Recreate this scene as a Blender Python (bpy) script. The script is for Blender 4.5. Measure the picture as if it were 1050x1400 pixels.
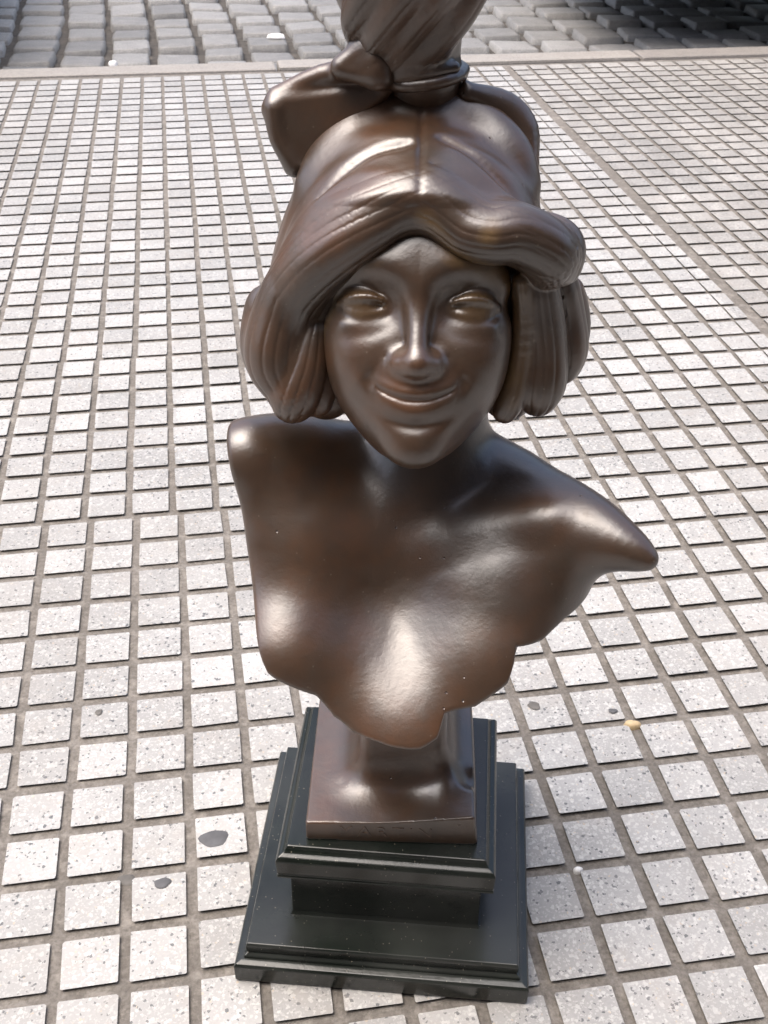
import bpy, bmesh, math, random
import numpy as np
from mathutils import Vector, Matrix, Euler

for o in list(bpy.data.objects):
    bpy.data.objects.remove(o)
SC = bpy.context.scene
COL = SC.collection
R = math.radians

# ------------------------------------------------------------------ camera
CAM_H, PITCH, ROLL, FPX = 0.7553, 0.6011, 0.0133, 1593.13
cd = bpy.data.cameras.new('camera')
cam = bpy.data.objects.new('camera', cd)
COL.objects.link(cam)
cd.sensor_fit = 'VERTICAL'
cd.sensor_height = 36.0
cd.lens = FPX / 1400 * 36.0
cd.clip_start, cd.clip_end = 0.02, 400
cam.location = (0, 0, CAM_H)
fw = Vector((0, math.cos(PITCH), -math.sin(PITCH)))
up0 = Vector((0, math.sin(PITCH), math.cos(PITCH)))
rt = Vector((1, 0, 0)) * math.cos(ROLL) + up0 * math.sin(ROLL)
up = -Vector((1, 0, 0)) * math.sin(ROLL) + up0 * math.cos(ROLL)
cam.rotation_euler = Matrix((rt, up, -fw)).transposed().to_euler()
cd.dof.use_dof = True
cd.dof.focus_distance = 0.66
cd.dof.aperture_fstop = 45
SC.camera = cam
SC.render.resolution_x, SC.render.resolution_y = 768, 1024

# ------------------------------------------------------------------ light
SUN_EL, SUN_AZ = R(71), R(262)         # azimuth from +Y towards +X; the light comes from high on the left
w = bpy.data.worlds.new('World')
SC.world = w
w.use_nodes = True
nt = w.node_tree
bg = nt.nodes['Background']
sky = nt.nodes.new('ShaderNodeTexSky')
sky.sky_type = 'NISHITA'
sky.sun_disc = False
sky.sun_elevation = SUN_EL
sky.sun_rotation = SUN_AZ
sky.dust_density = 6.0
sky.air_density = 1.0
nt.links.new(sky.outputs[0], bg.inputs[0])
bg.inputs[1].default_value = 0.15
sl = bpy.data.lights.new('sun', 'SUN')
sl.energy = 1.5
sl.angle = R(56)
sl.color = (1.0, 0.97, 0.93)
sun = bpy.data.objects.new('sun', sl)
COL.objects.link(sun)
sd = Vector((math.sin(SUN_AZ) * math.cos(SUN_EL), math.cos(SUN_AZ) * math.cos(SUN_EL), math.sin(SUN_EL)))
sun.rotation_euler = sd.to_track_quat('Z', 'Y').to_euler()
sun.location = (-2, 2, 5)
SC.view_settings.view_transform = 'Standard'
SC.view_settings.look = 'None'
SC.view_settings.gamma = 1
SC.view_settings.use_curve_mapping = False
SC.view_settings.exposure = 1.06

# ------------------------------------------------------------------ helpers
def link(name, me, mat=None, parent=None, loc=None, smooth=False):
    o = bpy.data.objects.new(name, me)
    COL.objects.link(o)
    if mat is not None and not me.materials:
        me.materials.append(mat)
    if parent is not None:
        o.parent = parent
    if loc is not None:
        o.location = loc
    if smooth:
        me.polygons.foreach_set('use_smooth', [True] * len(me.polygons))
    return o

def empty(name, loc=(0, 0, 0), rz=0):
    o = bpy.data.objects.new(name, None)
    COL.objects.link(o)
    o.empty_display_size = 0.05
    o.location = loc
    o.rotation_euler = (0, 0, rz)
    return o

def tag(o, label=None, cat=None, group=None, kind=None):
    if label: o['label'] = label
    if cat: o['category'] = cat
    if group: o['group'] = group
    if kind: o['kind'] = kind
    return o

def mesh(name, V, F):
    me = bpy.data.meshes.new(name)
    me.from_pydata([tuple(v) for v in V], [], [tuple(f) for f in F])
    me.update()
    return me

def big_mesh(name, V, Q):
    """fast mesh from numpy vertices and quads"""
    me = bpy.data.meshes.new(name)
    V = np.ascontiguousarray(V, np.float32)
    Q = np.ascontiguousarray(Q, np.int32)
    me.vertices.add(len(V))
    me.vertices.foreach_set('co', V.ravel())
    n = Q.shape[1]
    me.loops.add(Q.size)
    me.loops.foreach_set('vertex_index', Q.ravel())
    me.polygons.add(len(Q))
    me.polygons.foreach_set('loop_start', np.arange(len(Q), dtype=np.int32) * n)
    me.polygons.foreach_set('loop_total', np.full(len(Q), n, np.int32))
    me.polygons.foreach_set('use_smooth', np.ones(len(Q), bool))
    me.update(calc_edges=True)
    return me

def bm_mesh(name, bm):
    me = bpy.data.meshes.new(name)
    bm.normal_update()
    bm.to_mesh(me)
    bm.free()
    return me

def box_bm(x0, x1, y0, y1, z0, z1, bevel=0, seg=2, bm=None):
    bm = bm or bmesh.new()
    r = bmesh.ops.create_cube(bm, size=1)
    for v in r['verts']:
        v.co = Vector(((x0 + x1) / 2 + v.co.x * (x1 - x0), (y0 + y1) / 2 + v.co.y * (y1 - y0), (z0 + z1) / 2 + v.co.z * (z1 - z0)))
    if bevel:
        es = set(e for v in r['verts'] for e in v.link_edges)
        bmesh.ops.bevel(bm, geom=list(es), offset=bevel, segments=seg, profile=0.6, affect='EDGES')
    return bm

class Mat:
    """small node-tree helper"""
    def __init__(s, name):
        s.m = bpy.data.materials.new(name)
        s.m.use_nodes = True
        s.t = s.m.node_tree
        s.b = s.t.nodes['Principled BSDF']
    def n(s, typ, **kw):
        nd = s.t.nodes.new(typ)
        for k, v in kw.items():
            if k.startswith('i_'):
                key = k[2:]
                key = int(key) if key.isdigit() else key.replace('_', ' ')
                nd.inputs[key].default_value = v
            else:
                setattr(nd, k, v)
        return nd
    def l(s, a, b):
        s.t.links.new(a, b)
    def pos(s):
        return s.n('ShaderNodeNewGeometry').outputs['Position']
    def noise(s, vec, scale, detail=3, rough=0.5, out='Fac'):
        nd = s.n('ShaderNodeTexNoise', i_Scale=scale, i_Detail=detail, i_Roughness=rough)
        s.l(vec, nd.inputs['Vector'])
        return nd.outputs[out]
    def vor(s, vec, scale, feature='F1', rnd=1.0):
        nd = s.n('ShaderNodeTexVoronoi', feature=feature, i_Scale=scale, i_Randomness=rnd)
        s.l(vec, nd.inputs['Vector'])
        return nd
    def ramp(s, fac, stops, interp='LINEAR'):
        nd = s.n('ShaderNodeValToRGB')
        cr = nd.color_ramp
        cr.interpolation = interp
        while len(cr.elements) < len(stops):
            cr.elements.new(0.5)
        for e, (p, c) in zip(cr.elements, stops):
            e.position = p
            e.color = c if len(c) == 4 else (*c, 1)
        s.l(fac, nd.inputs['Fac'])
        return nd.outputs['Color']
    def mix(s, fac, a, b, mode='MIX'):
        nd = s.n('ShaderNodeMix', data_type='RGBA', blend_type=mode)
        for sock, val in ((nd.inputs['Factor'], fac), (nd.inputs['A'], a), (nd.inputs['B'], b)):
            if hasattr(val, 'links') or hasattr(val, 'is_output'):
                s.l(val, sock)
            elif isinstance(val, (int, float)):
                sock.default_value = val
            else:
                sock.default_value = (*val, 1) if len(val) == 3 else val
        return nd.outputs['Result']
    def math(s, op, a, b=None, c=None):
        nd = s.n('ShaderNodeMath', operation=op)
        for i, val in enumerate((a, b, c)):
            if val is None: continue
            if hasattr(val, 'is_output'):
                s.l(val, nd.inputs[i])
            else:
                nd.inputs[i].default_value = val
        return nd.outputs[0]
    def bump(s, h, strength=0.3, dist=0.001, normal=None):
        nd = s.n('ShaderNodeBump', i_Strength=strength, i_Distance=dist)
        s.l(h, nd.inputs['Height'])
        if normal is not None: s.l(normal, nd.inputs['Normal'])
        return nd.outputs['Normal']
    def col(s, c):
        if hasattr(c, 'is_output'): s.l(c, s.b.inputs['Base Color'])
        else: s.b.inputs['Base Color'].default_value = (*c, 1)
    def set(s, **kw):
        for k, v in kw.items():
            sock = s.b.inputs[k.replace('_', ' ')]
            if hasattr(v, 'is_output'): s.l(v, sock)
            else: sock.default_value = v
        return s

def m_terrazzo(name='terrazzo', tint=(1, 1, 1)):
    M = Mat(name); p = M.pos()
    rnd = M.n('ShaderNodeObjectInfo').outputs['Random']
    cell = M.n('ShaderNodeVectorMath', operation='MULTIPLY'); M.l(p, cell.inputs[0]); cell.inputs[1].default_value = (2.5, 2.5, 0)
    big = M.noise(p, 6, 4, 0.6)
    fine = M.noise(p, 420, 3, 0.6)
    base = M.ramp(M.math('ADD', M.math('MULTIPLY', big, 0.7), M.math('MULTIPLY', fine, 0.3)), [(0.3, (0.235, 0.232, 0.225)), (0.7, (0.37, 0.365, 0.355))])
    # warped coordinates make the chips angular and uneven
    wv = M.n('ShaderNodeTexNoise', i_Scale=520, i_Detail=2); M.l(p, wv.inputs['Vector'])
    w1 = M.n('ShaderNodeVectorMath', operation='SUBTRACT'); M.l(wv.outputs['Color'], w1.inputs[0]); w1.inputs[1].default_value = (.5, .5, .5)
    w2 = M.n('ShaderNodeVectorMath', operation='MULTIPLY_ADD'); M.l(w1.outputs[0], w2.inputs[0]); w2.inputs[1].default_value = (.0034, .0034, 0); M.l(p, w2.inputs[2])
    pw = w2.outputs[0]
    v1 = M.vor(pw, 460); v2 = M.vor(pw, 320); v3 = M.vor(pw, 640)
    def chips(v, lo, hi, size):
        s1 = M.n('ShaderNodeSeparateColor'); M.l(v.outputs['Color'], s1.inputs[0])
        a = M.math('GREATER_THAN', s1.outputs[0], lo); b = M.math('LESS_THAN', s1.outputs[0], hi)
        lim = M.math('MULTIPLY', s1.outputs[1], size)
        near = M.math('LESS_THAN', v.outputs['Distance'], lim)
        return M.math('MULTIPLY', M.math('MULTIPLY', a, b), near)
    c = M.mix(M.math('MULTIPLY', chips(v3, 0.25, 0.7, 0.9), 0.40), base, (0.50, 0.49, 0.47))
    c = M.mix(M.math('MULTIPLY', chips(v2, 0.66, 1.0, 0.8), 0.36), c, (0.62, 0.61, 0.585))
    c = M.mix(M.math('MULTIPLY', chips(v1, 0.0, 0.12, 0.62), 0.85), c, (0.09, 0.092, 0.098))
    c = M.mix(M.math('MULTIPLY', chips(v2, 0.0, 0.075, 0.60), 0.85), c, (0.06, 0.064, 0.072))
    c = M.mix(M.math('MULTIPLY', chips(v1, 0.5, 0.56, 0.5), 0.5), c, (0.50, 0.38, 0.25))
    patch = M.noise(p, 2.6, 5, 0.6)
    c = M.mix(M.ramp(patch, [(0.42, (0, 0, 0)), (0.72, (0.40, 0.40, 0.40))]), c, (0.27, 0.25, 0.225))
    dirt = M.noise(p, 28, 5, 0.65)
    c = M.mix(M.ramp(dirt, [(0.52, (0, 0, 0)), (0.75, (0.45, 0.45, 0.45))]), c, (0.30, 0.27, 0.24))
    # every block and every eight-by-eight tile has its own shade
    vr = M.n('ShaderNodeVectorRotate', rotation_type='Z_AXIS'); M.l(p, vr.inputs['Vector'])
    vr.inputs['Center'].default_value = (-0.2303, 0.4875, 0); vr.inputs['Angle'].default_value = -0.1698
    def cell_tone(size):
        a = M.n('ShaderNodeVectorMath', operation='SUBTRACT'); M.l(vr.outputs[0], a.inputs[0]); a.inputs[1].default_value = (-0.2303, 0.4875, 0)
        b_ = M.n('ShaderNodeVectorMath', operation='MULTIPLY'); M.l(a.outputs[0], b_.inputs[0]); b_.inputs[1].default_value = (1 / size, 1 / size, 0)
        c_ = M.n('ShaderNodeVectorMath', operation='FLOOR'); M.l(b_.outputs[0], c_.inputs[0])
        wn = M.n('ShaderNodeTexWhiteNoise', noise_dimensions='2D'); M.l(c_.outputs[0], wn.inputs['Vector'])
        return wn.outputs['Value']
    tone = M.math('ADD', M.math('MULTIPLY_ADD', cell_tone(0.05), 0.20, 0.83), M.math('MULTIPLY', cell_tone(0.4), 0.12))
    tone = M.math('MULTIPLY', tone, M.math('MULTIPLY_ADD', rnd, 0.06, 0.98))
    tn = M.n('ShaderNodeCombineColor')
    for i in range(3): M.l(tone, tn.inputs[i])
    M.col(M.mix(1.0, M.mix(1.0, c, tint, 'MULTIPLY'), tn.outputs[0], 'MULTIPLY'))
    M.set(Roughness=M.math('MULTIPLY_ADD', fine, 0.25, 0.38))
    M.b.inputs['Specular IOR Level'].default_value = 0.45
    M.set(Normal=M.bump(fine, 0.25, 0.0006))
    return M.m

def m_cement():
    M = Mat('groove_cement'); p = M.pos()
    a = M.noise(p, 9, 5, 0.65); b = M.noise(p, 260, 4, 0.7)
    c = M.ramp(a, [(0.3, (0.13, 0.117, 0.103)), (0.7, (0.23, 0.21, 0.19))])
    c = M.mix(M.ramp(b, [(0.3, (0.85, 0.85, 0.85)), (0.7, (0, 0, 0))]), c, (0.085, 0.074, 0.062))
    d = M.noise(p, 70, 5, 0.7)
    c = M.mix(M.ramp(d, [(0.5, (0, 0, 0)), (0.72, (0.7, 0.7, 0.7))]), c, (0.30, 0.275, 0.245))
    M.col(c); M.set(Roughness=0.9, Normal=M.bump(b, 0.7, 0.0015))
    return M.m

def m_granite(name, lo, hi, sc=1.0):
    M = Mat(name); p = M.pos()
    rnd = M.n('ShaderNodeObjectInfo').outputs['Random']
    a = M.noise(p, 22 * sc, 6, 0.7); b = M.noise(p, 300, 3, 0.6)
    f = M.math('ADD', M.math('MULTIPLY', a, 0.6), M.math('MULTIPLY', rnd, 0.4))
    c = M.ramp(f, [(0.25, lo), (0.75, hi)])
    c = M.mix(M.ramp(b, [(0.3, (0.6, 0.6, 0.6)), (0.6, (0, 0, 0))]), c, tuple(x * 0.5 for x in lo))
    M.col(c); M.set(Roughness=0.55, Normal=M.bump(a, 0.5, 0.006))
    return M.m

def m_bronze():
    M = Mat('patinated_bronze')
    tc = M.n('ShaderNodeTexCoord').outputs['Object']
    a = M.noise(tc, 14, 4, 0.55); b = M.noise(tc, 70, 5, 0.65); f = M.noise(tc, 420, 3, 0.6)
    c = M.ramp(a, [(0.32, (0.034, 0.021, 0.013)), (0.5, (0.058, 0.031, 0.017)), (0.68, (0.094, 0.042, 0.019))])
    c = M.mix(M.ramp(b, [(0.45, (0, 0, 0)), (0.75, (0.5, 0.5, 0.5))]), c, (0.040, 0.030, 0.021))
    at = M.n('ShaderNodeAttribute', attribute_name='ochre').outputs['Fac']
    c = M.mix(M.math('MULTIPLY', at, M.ramp(b, [(0.3, (0.35, 0.35, 0.35)), (0.65, (0.85, 0.85, 0.85))])), c, (0.17, 0.10, 0.035))
    # pale scuffs where the wax has worn
    s = M.vor(tc, 150).outputs['Distance']
    sp = M.math('MULTIPLY', M.math('LESS_THAN', s, 0.08), M.math('GREATER_THAN', b, 0.52))
    c = M.mix(M.math('MULTIPLY', sp, 0.22), c, (0.30, 0.25, 0.19))
    M.col(c)
    M.set(IOR=1.92, Metallic=0.0, Roughness=M.math('MULTIPLY_ADD', b, 0.16, 0.27))
    M.b.inputs['Specular IOR Level'].default_value = 0.5
    pit = M.vor(tc, 95); ps = M.ramp(pit.outputs['Distance'], [(0.0, (0, 0, 0)), (0.09, (1, 1, 1))])
    psel = M.math('MAXIMUM', ps, M.math('GREATER_THAN', M.noise(tc, 30, 2), 0.43))
    n1 = M.bump(psel, 0.9, 0.0009)
    n2 = M.bump(f, 0.10, 0.0006, n1)
    n3 = M.bump(b, 0.16, 0.0022, n2)
    M.set(Normal=n3, Coat_Weight=0.0)
    return M.m

def m_plinth():
    M = Mat('dark_green_marble')
    tc = M.n('ShaderNodeTexCoord').outputs['Object']
    a = M.noise(tc, 30, 5, 0.6); b = M.noise(tc, 300, 4, 0.65)
    c = M.ramp(a, [(0.35, (0.0035, 0.0055, 0.0042)), (0.7, (0.008, 0.012, 0.009))])
    dust = M.vor(tc, 210).outputs['Distance']
    c = M.mix(M.math('MULTIPLY', M.math('LESS_THAN', dust, 0.09), 0.45), c, (0.25, 0.22, 0.17))
    c = M.mix(M.ramp(M.noise(tc, 9, 3), [(0.36, (0, 0, 0)), (0.72, (0.30, 0.30, 0.30))]), c, (0.095, 0.095, 0.09))
    M.col(c)
    M.set(Roughness=M.math('MULTIPLY_ADD', a, 0.22, 0.11), Normal=M.bump(b, 0.14, 0.0008), IOR=1.5)
    return M.m

def m_plain(name, c, rough=0.5, metal=0.0, sc=60, var=0.25, bump=0.1, trans=0.0):
    M = Mat(name); p = M.n('ShaderNodeTexCoord').outputs['Object']
    a = M.noise(p, sc, 4, 0.6)
    M.col(M.ramp(a, [(0.3, tuple(x * (1 - var) for x in c)), (0.7, tuple(min(1, x * (1 + var)) for x in c))]))
    M.set(Roughness=rough, Metallic=metal, Normal=M.bump(a, bump, 0.002))
    if trans: M.b.inputs['Transmission Weight'].default_value = trans
    return M.m

TERR, CEM = m_terrazzo(), m_cement()
TERR2 = m_terrazzo('darker_terrazzo', (0.88, 0.86, 0.835))     # the field of tiles past the joint is greyer
SIDE = m_plain('block_side', (0.20, 0.188, 0.172), 0.9, sc=150, var=0.35, bump=0.5)
KERB = m_granite('kerb_granite', (0.22, 0.20, 0.18), (0.32, 0.295, 0.265))
SETT = m_granite('sett_granite', (0.14, 0.136, 0.13), (0.29, 0.283, 0.272))
DIRT = m_plain('road_dirt', (0.055, 0.049, 0.043), 0.95, sc=40, var=0.5, bump=0.6)
BRONZE, MARBLE = m_bronze(), m_plinth()
GUM = m_plain('old_gum', (0.085, 0.085, 0.09), 0.75)
SHELL = m_plain('pebble', (0.50, 0.38, 0.22), 0.6)

# ------------------------------------------------------------------ pavement
YAW = 0.1698                                   # the pavement grid is turned this much against the view
G0 = Vector((-0.2303, 0.4875, 0))
PX = 0.05                                      # block pitch
gx, gy = Vector((math.cos(YAW), math.sin(YAW), 0)), Vector((-math.sin(YAW), math.cos(YAW), 0))
def gp(c, r, z=0):
    return G0 + gx * (c * PX) + gy * (r * PX) + Vector((0, 0, z))
EDGE_R = 51.45                                  # row where the pavement meets the kerb
GROOVE = -0.0032
def sheet(name, c0, c1, r0, r1, z, mat, parent=None, thick=0.1):
    P = [gp(c0, r0, z), gp(c1, r0, z), gp(c1, r1, z), gp(c0, r1, z)]
    V = P + [p - Vector((0, 0, thick)) for p in P]
    return link(name, mesh(name, V, [(0, 1, 2, 3), (7, 6, 5, 4), (0, 4, 5, 1), (1, 5, 6, 2), (2, 6, 7, 3), (3, 7, 4, 0)]), mat, parent)
C0, C1, R0_ = -64, 76, -30
pave = tag(sheet('pavement', C0, C1, R0_, EDGE_R, GROOVE, CEM), kind='structure')

rng = random.Random(7)
JOINT_C = 12.0                                 # an open expansion joint runs along this column
def proj(p):
    d = Vector(p) - Vector((0, 0, CAM_H))
    z = d.dot(fw)
    return (525 + FPX * d.dot(rt) / z, 700 - FPX * d.dot(up) / z, z) if z > 0.05 else (-9999, -9999, z)
def block_mesh(name, seed, top_mat, hx=0.0206, hy=0.0205):
    r = random.Random(seed)
    j = lambda a: r.uniform(-a, a)
    top = []
    for sx, sy in ((-1, -1), (1, -1), (1, 1), (-1, 1)):
        x, y, c = sx * hx + j(.0007), sy * hy + j(.0007), r.choice((.0005, .0006, .0008, .0010, .0014))
        a, b = (x, y - sy * c * r.uniform(.7, 1.3)), (x - sx * c * r.uniform(.7, 1.3), y)
        top += [a, b] if sx * sy > 0 else [b, a]
    V = []
    for ins, z in ((0.0, 0.0), (-0.0004, -0.0006), (-0.0034, GROOVE - 0.001)):
        for x, y in top:
            V.append((x - math.copysign(ins, x), y - math.copysign(ins, y), z))
    F = [tuple(range(8))]
    for k in (0, 8):
        for i in range(8):
            a, b = k + i, k + (i + 1) % 8
            F.append((a, a + 8, b + 8, b))
    me = mesh(name, V, F)
    me.materials.append(top_mat); me.materials.append(SIDE)
    me.polygons.foreach_set('material_index', [0] * 9 + [1] * 8)
    return me
variants = [block_mesh('block', s, TERR) for s in range(10)] + [block_mesh('block', s, TERR2) for s in range(10, 20)]
cells = []
tile_shift = {}
FAR = []
for side, cs in ((0, range(C0 + 1, 21)), (1, range(0, C1 - 20))):
    for c in cs:
        for r_ in range(R0_ + 1, 53):
            t = (side, (c + 5) // 8 if side == 0 else c // 8, (r_ - 13) // 8)
            if t not in tile_shift:
                q = rng.uniform(-0.0016, 0.0016)
                # the tiles past the joint at row 13 are laid a little off the near ones
                tile_shift[t] = (q + (-0.007 if (t[2] >= 0 and side == 0) else 0.0), rng.uniform(-0.0012, 0.0012), rng.uniform(-0.0007, 0.0005), rng.uniform(-0.004, 0.004))
            sx, sy, sz, rz = tile_shift[t]
            cc = c - 0.5 if side == 0 else 20.15 + c
            cut = side == 0 and c == 20            # the last column before the joint is cut narrow
            if cut: cc = 19.2
            p = gp(cc, r_ - 0.5) + gx * sx + gy * sy + Vector((0, 0, sz + rng.uniform(-0.0003, 0.0003)))
            if r_ - 0.5 + 0.45 > EDGE_R: continue
            u, v, d = proj(p)
            inside = -40 < u < 1090 and -20 < v < 1440
            size = (1 / d ** 2 * abs(fw.z)) if inside else 0
            # those hidden behind the bust and plinth do not count as showing
            if 345 < u < 760 and 300 < v < 1340: size = 0
            cells.append((size, p, rng.randrange(10) + 10 * side, rz + rng.uniform(-0.006, 0.006), 0.55 if cut else 1.0))
cells.sort(key=lambda t: -t[0])
for size, p, k, rz, sx in cells[:300]:
    o = link('paving_block', variants[k], None, pave)
    o.scale.x = sx
    o.location, o.rotation_euler = p, (rng.uniform(-.004, .004), rng.uniform(-.004, .004), YAW + rz)
VV, FF = [], []
base_co = [np.array([tuple(v.co) for v in me.vertices]) for me in variants]
# the eight-sided top as three quads, then two rings of eight
base_f = np.array([(0, 1, 2, 3), (0, 3, 4, 7), (4, 5, 6, 7)] + [(k + i, k + i + 8, k + (i + 1) % 8 + 8, k + (i + 1) % 8) for k in (0, 8) for i in range(8)])
for i, (size, p, k, rz, sx) in enumerate(cells[300:]):
    a = YAW + rz
    co = base_co[k] * np.array((sx, 1, 1))
    FAR += [2 if k > 9 else 0] * 11 + [1] * 8
    x, y = co[:, 0] * math.cos(a) - co[:, 1] * math.sin(a), co[:, 0] * math.sin(a) + co[:, 1] * math.cos(a)
    VV.append(np.stack([x + p.x, y + p.y, co[:, 2] + p.z], 1))
    FF.append(base_f + 24 * i)
me = big_mesh('far_blocks', np.concatenate(VV), np.concatenate(FF))
me.polygons.foreach_set('use_smooth', [False] * len(me.polygons))
for m_ in (TERR, SIDE, TERR2): me.materials.append(m_)
me.polygons.foreach_set('material_index', np.array(FAR, np.int32))
tag(link('far_paving_blocks', me, None, pave), kind='stuff')
# mortar in the open joint between the two fields of tiles
JM = m_plain('joint_mortar', (0.115, 0.108, 0.10), 0.9, sc=30, var=0.4, bump=0.5)
jb = mesh('joint', [gp(19.44, R0_, -.0035), gp(19.72, R0_, -.0035), gp(19.72, EDGE_R, -.0035), gp(19.44, EDGE_R, -.0035)] + [gp(19.40, R0_, -.02), gp(19.76, R0_, -.02), gp(19.76, EDGE_R, -.02), gp(19.40, EDGE_R, -.02)],
          [(0, 1, 2, 3), (0, 4, 5, 1), (1, 5, 6, 2), (2, 6, 7, 3), (3, 7, 4, 0)])
link('expansion_joint', jb, JM, pave)

# ------------------------------------------------------------------ kerb and street
kerb = empty('kerb', gp(0, EDGE_R))
kerb.rotation_euler = (0, 0, YAW)
tag(kerb, kind='structure')
x = -3.3
rk = random.Random(3)
while x < 3.9:
    L = rk.uniform(0.75, 1.1)
    bm = box_bm(0.003, L - 0.003, 0.006 + rk.uniform(-.002, .002), 0.090 + rk.uniform(-.005, .005), -0.25, 0.004 + rk.uniform(-.003, .003), 0.008, 2)
    o = link('kerb_stone', bm_mesh('kerb_stone', bm), KERB, kerb, (x, 0, 0))
    x += L
ST_Z = -0.075
KR = EDGE_R + 0.092 / PX
street = tag(sheet('street', C0 - 60, C1 + 60, KR, KR + 140, ST_Z - 0.022, DIRT), kind='structure')
def sett_mesh(seed):
    r = random.Random(seed)
    hx, hy, H = r.uniform(0.055, 0.063), r.uniform(0.047, 0.054), 0.04
    bm = bmesh.new()
    n = 7
    grid = []
    skew = r.uniform(-.2, .2)
    nx, ny = r.uniform(-.04, .04), r.uniform(-.05, .03)
    S = (-1.0, -0.94, -0.80, 0, 0.80, 0.94, 1.0)
    for j in range(n):
        row = []
        for i in range(n):
            u, v = S[i], S[j]
            k = 1 - 0.03 * (u * v) ** 2
            ring = max(abs(u), abs(v))
            xx = u * hx * 1.0 * k * r.uniform(0.975, 1.025)
            yy = v * hy * 0.99 * k * r.uniform(0.975, 1.025) + skew * u * 0.012
            z = (-0.034 if ring > .95 else -0.0016 if ring > .85 else 0.0) + r.uniform(-.0012, .0012) + nx * xx + ny * yy
            row.append(bm.verts.new((xx, yy, z)))
        grid.append(row)
    for j in range(n - 1):
        for i in range(n - 1):
            bm.faces.new((grid[j][i], grid[j][i + 1], grid[j + 1][i + 1], grid[j + 1][i]))
    me = bm_mesh('sett', bm)
    me.polygons.foreach_set('use_smooth', [True] * len(me.polygons))
    me.materials.append(SETT)
    return me
setts = [sett_mesh(s) for s in range(14)]
rs = random.Random(11)
spots = []
col = 0
xx = -6.0
while xx < 6.5:
    w_ = rs.uniform(0.132, 0.165)
    yy = rs.uniform(-0.03, 0.05)
    while yy < 5.0:
        h_ = rs.uniform(0.150, 0.185)
        # the setts run in crooked columns that lean to the left as they go away from the kerb
        p = gp(0, KR) + gx * (xx + w_ / 2 - 0.02 * yy + 0.012 * math.sin(yy * 3 + xx)) + gy * (yy + h_ / 2 + 0.005) + Vector((0, 0, ST_Z + rs.uniform(-.007, .004)))
        spots.append((p, rs.randrange(14), w_ / 0.135, h_ / 0.128, rs.uniform(-.06, .06)))
        yy += h_
    xx += w_
def seen(p):
    u, v, d = proj(p)
    return d > 0 and -60 < u < 1110 and -60 < v < 130
near = [s for s in spots if seen(s[0])]
far = [s for s in spots if not seen(s[0])]
near.sort(key=lambda s: s[0].y)
far += near[280:]
for p, k, sx, sy, rz in near[:280]:
    o = link('cobblestone', setts[k], None, street)
    o.location, o.rotation_euler, o.scale = p, (rs.uniform(-.03, .03), rs.uniform(-.03, .03), YAW + rz), (sx, sy, 1)
VV, FF = [], []
sc_ = [np.array([tuple(v.co) for v in me.vertices]) for me in setts]
sf_ = np.array([tuple(p.vertices) for p in setts[0].polygons])
for i, (p, k, sx, sy, rz) in enumerate(far):
    a = YAW + rz
    X, Y = sc_[k][:, 0] * sx, sc_[k][:, 1] * sy
    VV.append(np.stack([X * math.cos(a) - Y * math.sin(a) + p.x, X * math.sin(a) + Y * math.cos(a) + p.y, sc_[k][:, 2] + p.z], 1))
    FF.append(sf_ + 49 * i)
fc_ = big_mesh('far_cobbles', np.concatenate(VV), np.concatenate(FF))
tag(link('far_cobblestones', fc_, SETT, street), kind='stuff')
ground = tag(link('ground', mesh('ground', [(-150, -150, -.4), (150, -150, -.4), (150, 150, -.4), (-150, 150, -.4)], [(0, 1, 2, 3)]), DIRT), kind='structure')
# the carriageway and pavement go on to both sides, so the ground sheet lies under all of it

# ------------------------------------------------------------------ plinth
PC, PYAW = Vector((0.0097, 0.5972, 0)), -0.0773
bust = empty('bust_sculpture', PC)
tag(bust, 'brown bronze bust of a smiling woman with a topknot on dark stepped plinth', 'bust')
plinth_r = lambda o: setattr(o, 'rotation_euler', (0, 0, PYAW))
def tier(name, half, z0, z1, bev, parent=bust, halfy=None):
    hy = halfy or half
    bm = box_bm(-half, half, -hy, hy, z0, z1, bev, 3)
    o = link(name, bm_mesh(name, bm), MARBLE, parent)
    plinth_r(o)
    return o
def profile_tier(name, prof):
    """a square moulding swept from (half width, height) pairs"""
    V, F = [], []
    for h, z in prof:
        V += [(-h, -h, z), (h, -h, z), (h, h, z), (-h, h, z)]
    n = len(prof)
    for k in range(n - 1):
        for i in range(4):
            F.append((4 * k + i, 4 * k + (i + 1) % 4, 4 * k + 4 + (i + 1) % 4, 4 * k + 4 + i))
    F += [(3, 2, 1, 0), tuple(range(4 * n - 4, 4 * n))]
    me = mesh(name, V, F)
    bm = bmesh.new(); bm.from_mesh(me)
    bmesh.ops.bevel(bm, geom=list(bm.edges), offset=0.0007, segments=2, profile=0.6, affect='EDGES')
    o = link(name, bm_mesh(name, bm), MARBLE, bust)
    plinth_r(o)
    return o
profile_tier('plinth_base', [(0.1035, 0.0), (0.1045, 0.002), (0.1048, 0.0165), (0.1035, 0.0187), (0.1000, 0.0196)])
profile_tier('plinth_step', [(0.0985, 0.0190), (0.0985, 0.0215), (0.0958, 0.0235), (0.0966, 0.0250), (0.0968, 0.0310), (0.0958, 0.0330)])
profile_tier('plinth_neck', [(0.0690, 0.0325), (0.0680, 0.0345), (0.0675, 0.0360), (0.0675, 0.0800)])
profile_tier('plinth_cap', [(0.0690, 0.0790), (0.0745, 0.0805), (0.0760, 0.0830), (0.0748, 0.0850), (0.0755, 0.0870), (0.0762, 0.0990), (0.0745, 0.1020), (0.0715, 0.1035), (0.0700, 0.1050), (0.0688, 0.1078), (0.0680, 0.1082)])
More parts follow.
